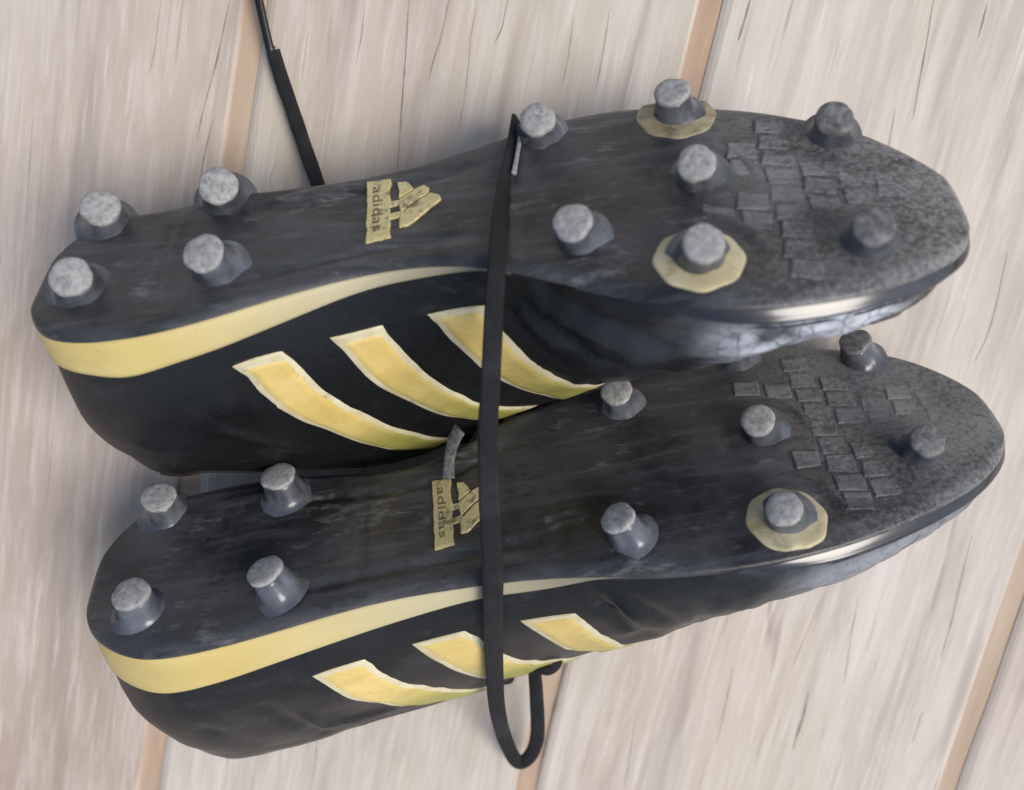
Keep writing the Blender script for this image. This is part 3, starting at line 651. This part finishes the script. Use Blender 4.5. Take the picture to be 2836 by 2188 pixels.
    def rim(self):
        s0 = 0.63; n = 90
        path = [(s0+(1-s0)*(1-(1-i/n)**2), 1) for i in range(n)]+[(1.0, 1)]+[(s0+(1-s0)*(1-(i/n)**2), -1) for i in range(1, n+1)]
        prof = [(1.8, -0.8), (1.9, 0.1), (2.2, 0.55), (2.9, 1.12), (3.6, 1.62), (4.3, 2.06), (5.0, 2.42), (5.5, 2.45), (5.9, 2.1), (6.2, 1.4), (6.5, 0.5), (7.0, 0.45), (7.6, 0.8), (8.3, 0.95), (9.0, 0.65), (9.5, 0.1), (9.7, -0.9)]
        vs = []
        for s, side in path:
            pn = self.plan_normal(s, side)
            g = sm(s0, s0+0.16, s)
            for z, off in prof:
                p = self.outline(s, side)+Vector((0, 0, 2+(z-2)*(0.35+0.65*g)))
                q = self.wall_pt(s, side, z)
                if z > 5: p = p.lerp(q, 0.35)
                vs.append((p+pn*(off*g-0.4*(1-g)))*MM)
        o = link("toe_rim", vs, grid_faces(len(path), len(prof)), M['rim'], self.root)
        recalc(o)
    def stripes(self):
        for L, Rr in self.D['stripes']:
            def strip(name, a0, a1, c0, c1, off, mat, parent, na=52, nc=9):
                vs, grime = [], []
                def edge(tab):
                    keep = [tab[0]]
                    tm = max(q[1] for q in tab)
                    for q in tab[1:]:
                        if q[1] <= keep[-1][1]+0.003 or q[1] > 0.90*tm: break
                        keep.append(q)
                    (s1, t1), (s2, t2) = keep[-3], keep[-1]
                    g = min((s2-s1)/(t2-t1), 0.8)
                    return keep+[(s2+g*(0.355-t2)*0.5, t2+(0.355-t2)*0.5), (s2+g*(0.355-t2), 0.355)]
                eL, eR = edge(L), edge(Rr)
                def at(tab, u):
                    t = tab[0][1]+(tab[-1][1]-tab[0][1])*u**1.7
                    for q in range(len(tab)-1):
                        if t <= tab[q+1][1] or q == len(tab)-2:
                            k = (t-tab[q][1])/(tab[q+1][1]-tab[q][1])
                            return tab[q][0]+(tab[q+1][0]-tab[q][0])*k, t
                fa = at
                for i in range(na):
                    u = a0+(a1-a0)*i/(na-1)
                    l, r = fa(eL, u), fa(eR, u)
                    row = []
                    for j in range(nc):
                        c = c0+(c1-c0)*j/(nc-1)
                        s, t = l[0]*(1-c)+r[0]*c, l[1]*(1-c)+r[1]*c
                        ed = i in (0, na-1) or j in (0, nc-1)
                        vs.append(self.surf(s, t, -0.15 if ed else off)*MM)
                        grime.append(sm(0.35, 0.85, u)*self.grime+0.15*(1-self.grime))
                o = link(name, vs, grid_faces(na, nc), mat, parent, attrs={"wear": grime})
                recalc(o)
                return o
            a = strip("stripe", 0.0, 1.0, 0.0, 1.0, 0.55, M['edge'], self.root)
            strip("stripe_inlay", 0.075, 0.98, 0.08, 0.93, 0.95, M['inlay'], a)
    def stud_parts(self):
        for bx, by, dx, dy, k in self.D['studs']:
            s = (bx-self.D['xs'][0])/(self.D['xs'][-1]-self.D['xs'][0])
            zb = zs_of(s)+self.sole_z(s, bx, by)
            h = 11.0
            ax = Vector((dx*0.75, dy*0.75, -h+1.5))
            nseg = 28
            big = 0.94 if s > 0.3 else 1.03
            rings = [(-0.08, 9.2), (0.0, 8.0), (0.06, 7.2), (0.20, 6.5), (0.45, 5.9), (0.72, 5.5), (0.88, 5.3)]
            A = ax.normalized()
            U = Vector((0, 0, 1)).cross(A)
            U = U.normalized() if U.length > 1e-4 else Vector((1, 0, 0))
            V = A.cross(U)
            ph0 = random.random()*6.28; fl0 = random.uniform(0.10, 0.24)
            def ringv(f, r, fl):
                c = Vector((bx, by, zb+0.6))+ax*f
                out = []
                for q in range(nseg):
                    ph = 2*math.pi*q/nseg
                    rr = r*big*(1-fl*max(0, math.cos(3*ph+ph0))**3)*(1+0.03*noise.noise(Vector((bx*0.3+2*math.cos(ph), by*0.3+2*math.sin(ph), f*2))))
                    out.append((c+U*(rr*math.cos(ph))+V*(rr*math.sin(ph)))*MM)
                return out
            vs = []
            for f, r in rings:
                vs += ringv(f, r, fl0*sm(0.06, 0.3, f)*sm(1.0, 0.75, f))
            fs = grid_faces(len(rings), nseg, True)
            fs.append(tuple(range((len(rings)-1)*nseg, len(rings)*nseg)))
            o = link("stud", vs, fs, M['stud'], self.root); recalc(o)
            # worn cap
            caps = [(0.86, 5.55), (0.90, 5.65), (0.97, 5.45), (1.01, 4.9), (1.03, 3.2), (1.035, 1.2)]
            vs = []
            for f, r in caps:
                vs += ringv(f+0.025*noise.noise(Vector((bx, by, r))), r, fl0*0.35)
            fs = grid_faces(len(caps), nseg, True)
            fs.append(tuple(range((len(caps)-1)*nseg, len(caps)*nseg)))
            c = link("stud_tip", vs, fs, M['tip_dirty'] if s > 0.82 else M['tip'], o); recalc(c)
            if k == 'y':
                vs = []
                rs = [(11.6, 0.6), (11.5, 0.0), (11.3, -0.30), (10.9, -0.45), (9.0, -0.50), (6.2, -0.55)]
                yl = self.tab('yn', s)-0.6 if by > 0 else 1e9
                ylo = self.tab('yf', s)+0.6 if by < 0 else -1e9
                for r, dz in rs:
                    for q in range(64):
                        ph = 2*math.pi*q/64
                        rr = r*(1+0.020*math.cos(8*ph)+0.008*noise.noise(Vector((bx+math.cos(ph), by+math.sin(ph), 1))))
                        yy = min(max(by+rr*math.sin(ph), ylo), yl)
                        xx = bx+rr*math.cos(ph)
                        sx = (xx-self.D['xs'][0])/(self.D['xs'][-1]-self.D['xs'][0])
                        vs.append(Vector((xx, yy, zs_of(sx)+min(self.sole_z(sx, xx, yy), 0)+dz))*MM)
                w = link("stud_seat", vs, grid_faces(len(rs), 64, True), M['washer_brown'] if by < 0 else M['washer'], o); recalc(w)
    def tread(self):
        x0, L = self.D['xs'][0], self.D['xs'][-1]-self.D['xs'][0]
        px, py = 9.3, 7.6
        xa = x0+L*0.735
        row = 0
        for i in range(7):
            for j in range(-7, 8):
                s = (xa+px*(i+0.5)-x0)/L
                if s > 0.965: continue
                yn, yf = self.tab('yn', s), self.tab('yf', s)
                c = (yn+yf)/2
                x = xa+px*(i+0.5); y = c+py*(j+(0.5 if i % 2 else 0.0))
                if y+py*0.6 > yn-3 or y-py*0.6 < yf+3: continue
                if any(math.hypot(x-b[0], y-b[1]) < (20.5 if b[4] == 'y' else 14.0) for b in self.D['studs']): continue
                hx, hy = px*0.46*random.uniform(0.92, 1.0), py*0.45*random.uniform(0.9, 1.0)
                h = random.uniform(0.35, 0.75)*(1-0.4*sm(0.82, 0.95, s))
                if random.random() < 0.06: continue
                jit = {(a_, b_): (random.uniform(-0.45, 0.45), random.uniform(-0.4, 0.4)) for a_ in (-1, 1) for b_ in (-1, 1)}
                ra = random.uniform(-0.08, 0.08)+0.10
                vs = []
                for kx, dz in ((1.0, 0.6), (1.0, -h*0.6), (0.88, -h)):
                    for ax, ay in ((-1, -1), (1, -1), (1, 1), (-1, 1)):
                        lx, ly = ax*hx*kx+jit[(ax, ay)][0], ay*hy*kx+jit[(ax, ay)][1]
                        gx, gy = x+lx*math.cos(ra)-ly*math.sin(ra), y+lx*math.sin(ra)+ly*math.cos(ra)
                        zc = zs_of((gx-x0)/L)
                        # tops slope a little, like worn ramps
                        vs.append(Vector((gx, gy, zc+dz+(0.16*ax if dz < 0 else 0)))*MM)
                fs = grid_faces(3, 4, True)+[(8, 9, 10, 11)]
                o = link("tread_block", vs, fs, M['tread'], self.sole, smooth=False, attrs={"wear": [0.8*self.dust]*12})
                recalc(o)
    def logo(self):
        P = [Vector((p[0], p[1], 0)) for p in self.D['logo']]   # bar top (far end), bar bottom (near end), tip of the longest bar
        base, end, tip = P
        Yv = (end-base); Lb = Yv.length; Yv.normalize()
        Xv = Vector((Yv.y, -Yv.x, 0))
        if Xv.x < 0: Xv = -Xv
        wdt = (tip-base).dot(Xv)
        x0, L = self.D['xs'][0], self.D['xs'][-1]-self.D['xs'][0]
        def plate(name, poly, h, mat, parent):
            rough = []
            for q in range(len(poly)):
                p0, p1 = poly[q], poly[(q+1) % len(poly)]
                m = max(1, int(math.hypot((p1[0]-p0[0])*wdt, (p1[1]-p0[1])*Lb)/1.3))
                for e_ in range(m):
                    a, b = p0[0]+(p1[0]-p0[0])*e_/m, p0[1]+(p1[1]-p0[1])*e_/m
                    rough.append((a+0.028*noise.noise(Vector((a*9, b*9, Lb))), b+0.018*noise.noise(Vector((a*8, b*11, 5+Lb)))))
            poly = rough
            n = len(poly); vs = []
            cx = sum(p[0] for p in poly)/n; cy = sum(p[1] for p in poly)/n
            for k, z in ((1.0, 0.5), (1.0, -h*0.7), (0.94, -h)):
                for a, b in poly:
                    q = base+Xv*((cx+(a-cx)*k)*wdt)+Yv*((cy+(b-cy)*k)*Lb)
                    s = (q.x-x0)/L
                    vs.append(Vector((q.x, q.y, zs_of(s)+z))*MM)
            fs = grid_faces(3, n, True)+[tuple(range(2*n, 3*n))]
            o = link(name, vs, fs, mat, parent, smooth=False); recalc(o)
            return o
        bar = plate("logo_bar", [(0, 0), (0.36, 0.0), (0.36, 0.97), (0, 1.0)], 0.7, M['logo'], self.sole)
        plate("logo_bar", [(0.33, 0.40), (0.54, 0.38), (0.54, 0.47), (0.33, 0.48)], 0.6, M['logo'], self.sole)
        plate("logo_bar", [(0.33, 0.60), (0.54, 0.58), (0.54, 0.67), (0.33, 0.68)], 0.6, M['logo'], self.sole)
        # three slanted bars, short to long
        plate("logo_bar", [(0.50, 0.09), (0.60, 0.10), (0.70, 0.17), (0.73, 0.24), (0.50, 0.36)], 0.8, M['logo'], self.sole)
        plate("logo_bar", [(0.50, 0.385), (0.76, 0.25), (0.90, 0.21), (0.97, 0.28), (0.95, 0.35), (0.50, 0.60)], 0.8, M['logo'], self.sole)
        plate("logo_bar", [(0.50, 0.635), (0.99, 0.36), (1.14, 0.43), (1.16, 0.50), (0.62, 0.83), (0.50, 0.83)], 0.8, M['logo'], self.sole)
        # lettering on the long bar, read from the far edge towards the near edge
        cu = bpy.data.curves.new("lettering", 'FONT')
        cu.body = "adidas"; cu.size = 1.0; cu.extrude = 0.02; cu.resolution_u = 2
        tmp = bpy.data.objects.new("lettering_curve", cu)
        COL.objects.link(tmp)
        dg = bpy.context.evaluated_depsgraph_get()
        me = bpy.data.meshes.new_from_object(tmp.evaluated_get(dg))
        xsv = [v.co.x for v in me.vertices]; w0, w1 = min(xsv), max(xsv)
        for v in me.vertices:
            a = (v.co.x-w0)/(w1-w0)                     # along the bar
            b = v.co.y/0.75                              # letter height towards the toe
            q = base+Yv*(Lb*(0.12+0.74*a))+Xv*(wdt*(0.10+0.17*b))
            s = (q.x-x0)/L
            v.co = Vector((q.x, q.y, zs_of(s)-0.72-v.co.z*4))*MM
        bpy.data.objects.remove(tmp)
        me.materials.clear(); me.materials.append(M['letter'])
        o = bpy.data.objects.new("lettering", me); COL.objects.link(o); o.parent = self.sole
    def collar(self):
        path = [(0.43-0.40*i/40, 0.372) for i in range(41)]+[(0.03, 0.372+0.256*i/16) for i in range(1, 16)]+[(0.03+0.40*i/40, 0.628) for i in range(41)]
        P = [self.surf(s, t, -0.4) for s, t in path]
        vs = []
        for i, p in enumerate(P):
            T_ = (P[min(i+1, len(P)-1)]-P[max(i-1, 0)]).normalized()
            a = T_.orthogonal().normalized() if abs(T_.z) > 0.99 else T_.cross(Vector((0, 0, 1))).normalized()
            b = T_.cross(a)
            r = 1.2+0.25*noise.noise(p*0.12)
            for k in range(8):
                ph = 2*math.pi*k/8
                vs.append((p+a*(r*math.cos(ph))+b*(r*math.sin(ph)))*MM)
        o = link("collar_binding", vs, grid_faces(len(P), 8, True)+[tuple(range(8)), tuple(range(len(vs)-8, len(vs)))], M['binding'], self.root); recalc(o)
    def laces(self):
        for i in range(5):
            s = 0.41+0.045*i
            vs, prev = [], []
            n = 15
            for k in range(n):
                t = 0.405+0.19*k/(n-1)
                p = self.surf(s+0.012*(k/(n-1)-0.5), t, 1.6)
                nn = self.normal(s, t)
                for a in range(8):
                    ph = 2*math.pi*a/8
                    vs.append((p+Vector((1, 0, 0))*2.6*math.cos(ph)+nn*1.0*math.sin(ph))*MM)
            fs = grid_faces(n, 8, True)
            fs += [tuple(range(8)), tuple(range((n-1)*8, n*8))]
            o = link("lace_bar", vs, fs, M['lace'], self.root); recalc(o)
    def build(self):
        self.upper(); self.outsole(); self.band(); self.rim(); self.stripes(); self.stud_parts(); self.tread(); self.logo(); self.collar(); self.laces()

build_cracks()
bootA = Boot(DATA['A'], "black football boot below the loose lace tip, its toe overlapping the other boot")
bootA.band_end = 0.56; bootA.grime = 0.85; bootA.scuff = 1.0; bootA.dust = 1.0
bootA.build()
bootB = Boot(DATA['B'], "black football boot overlapped by the other, with the lace loop hanging past its striped side")
bootB.band_end = 0.63; bootB.grime = 1.0; bootB.scuff = 0.3; bootB.dust = 0.72
bootB.build()

# ------------------------------------------------------------------ laces
def spline(pts, n):
    out = []
    m = len(pts)
    for k in range(n):
        x = (m-1)*k/(n-1)
        out.append(Vector([interp([p[c] for p in pts], x) for c in range(3)]))
    return out
def ribbon(name, pts, width, thick, twist, mat, parent=None, n=160, face=None):
    """flat woven lace: an oval section swept along pts; width / twist(deg) are tables along the path"""
    face = face or cam.location
    P = spline(pts, n)
    ns = 14
    vs, au, aw = [], [], []
    run = 0.0
    for i, p in enumerate(P):
        if i: run += (P[i]-P[i-1]).length
        T_ = (P[min(i+1, n-1)]-P[max(i-1, 0)]).normalized()
        out = (Vector((0, 0.25, 1))).normalized()
        side = T_.cross(out).normalized()
        up = side.cross(T_).normalized()
        u = i/(n-1)
        tw = math.radians(interp(twist, u*(len(twist)-1)))
        w = interp(width, u*(len(width)-1))*(1+0.05*noise.noise(Vector((run*120, 0, width[0]*999))))
        tw += 0.16*noise.noise(Vector((run*45, 3, 1)))
        a = side*math.cos(tw)+up*math.sin(tw)
        b = up*math.cos(tw)-side*math.sin(tw)
        for k in range(ns):
            ph = 2*math.pi*k/ns
            cx = math.copysign(abs(math.cos(ph))**0.7, math.cos(ph))
            sy = math.copysign(abs(math.sin(ph))**0.7, math.sin(ph))
            vs.append(p+a*(w/2*cx)+b*(thick/2*sy)); au.append(run*1000); aw.append(w/2*cx*1000)
    fs = grid_faces(n, ns, True)+[tuple(range(ns)), tuple(range((n-1)*ns, n*ns))]
    o = link(name, vs, fs, mat, parent, attrs={"run": au, "across": aw})
    recalc(o)
    return o
wrap = ribbon("shoelace", [Vector(p) for p in DATA['lace']], [0.0040, 0.0036, 0.0048, 0.0052, 0.0056, 0.0060, 0.0060, 0.0058, 0.0056, 0.0054, 0.0054, 0.0054], 0.0016,
              [50, 60, 25, 8, 4, 4, 4, 2, 0, 10, 30, 30], M['lace'], n=260)
tag(wrap, "black flat lace pulled taut across both soles, ending in a loop on the boards", "shoelace")
ribbon("lace_knot", [Vector(p) for p in DATA['knot']], [0.0042, 0.0052, 0.0046, 0.0036], 0.0036, [20, 50, 10, 0], M['lace'], wrap, n=40)
pe = [Vector(p)+Vector((0.0024, 0, 0.0004)) for p in DATA['lace'][1:4]]
ribbon("frayed_edge", [pe[0], pe[0].lerp(pe[1], 0.5), pe[1], pe[1].lerp(pe[2], 0.5), pe[1].lerp(pe[2], 0.9)], [0.0012, 0.0014, 0.0013, 0.0016], 0.0012, [0, 0, 0, 0], M['pale'], wrap, n=40)
tb = ribbon("lace_loop", [Vector(p) for p in DATA['tab']], [0.0042, 0.0036, 0.0040, 0.0050], 0.0016, [0, 10, 20, 30], M['grey_lace'], n=50)
tb.parent = bootA.root; tb.matrix_parent_inverse = bootA.mw.inverted()
l2 = [Vector(p) for p in DATA['lace2']]
e = bpy.data.objects.new("shoelace", None); COL.objects.link(e)
e.location = l2[4]
tag(e, "loose black lace end with a thin tip, lying straight on the boards", "shoelace")
def at_root(o):
    o.parent = e; o.matrix_parent_inverse = Matrix.Translation(l2[4]).inverted()
at_root(ribbon("lace_body", l2[3:], [0.0046, 0.0048, 0.0049, 0.0049], 0.0030, [10, 10, 10, 10], M['lace'], n=60))
at_root(ribbon("aglet", l2[:4], [0.0029, 0.0029, 0.0029, 0.0031], 0.0024, [0, 0, 0, 0], M['aglet'], n=40))
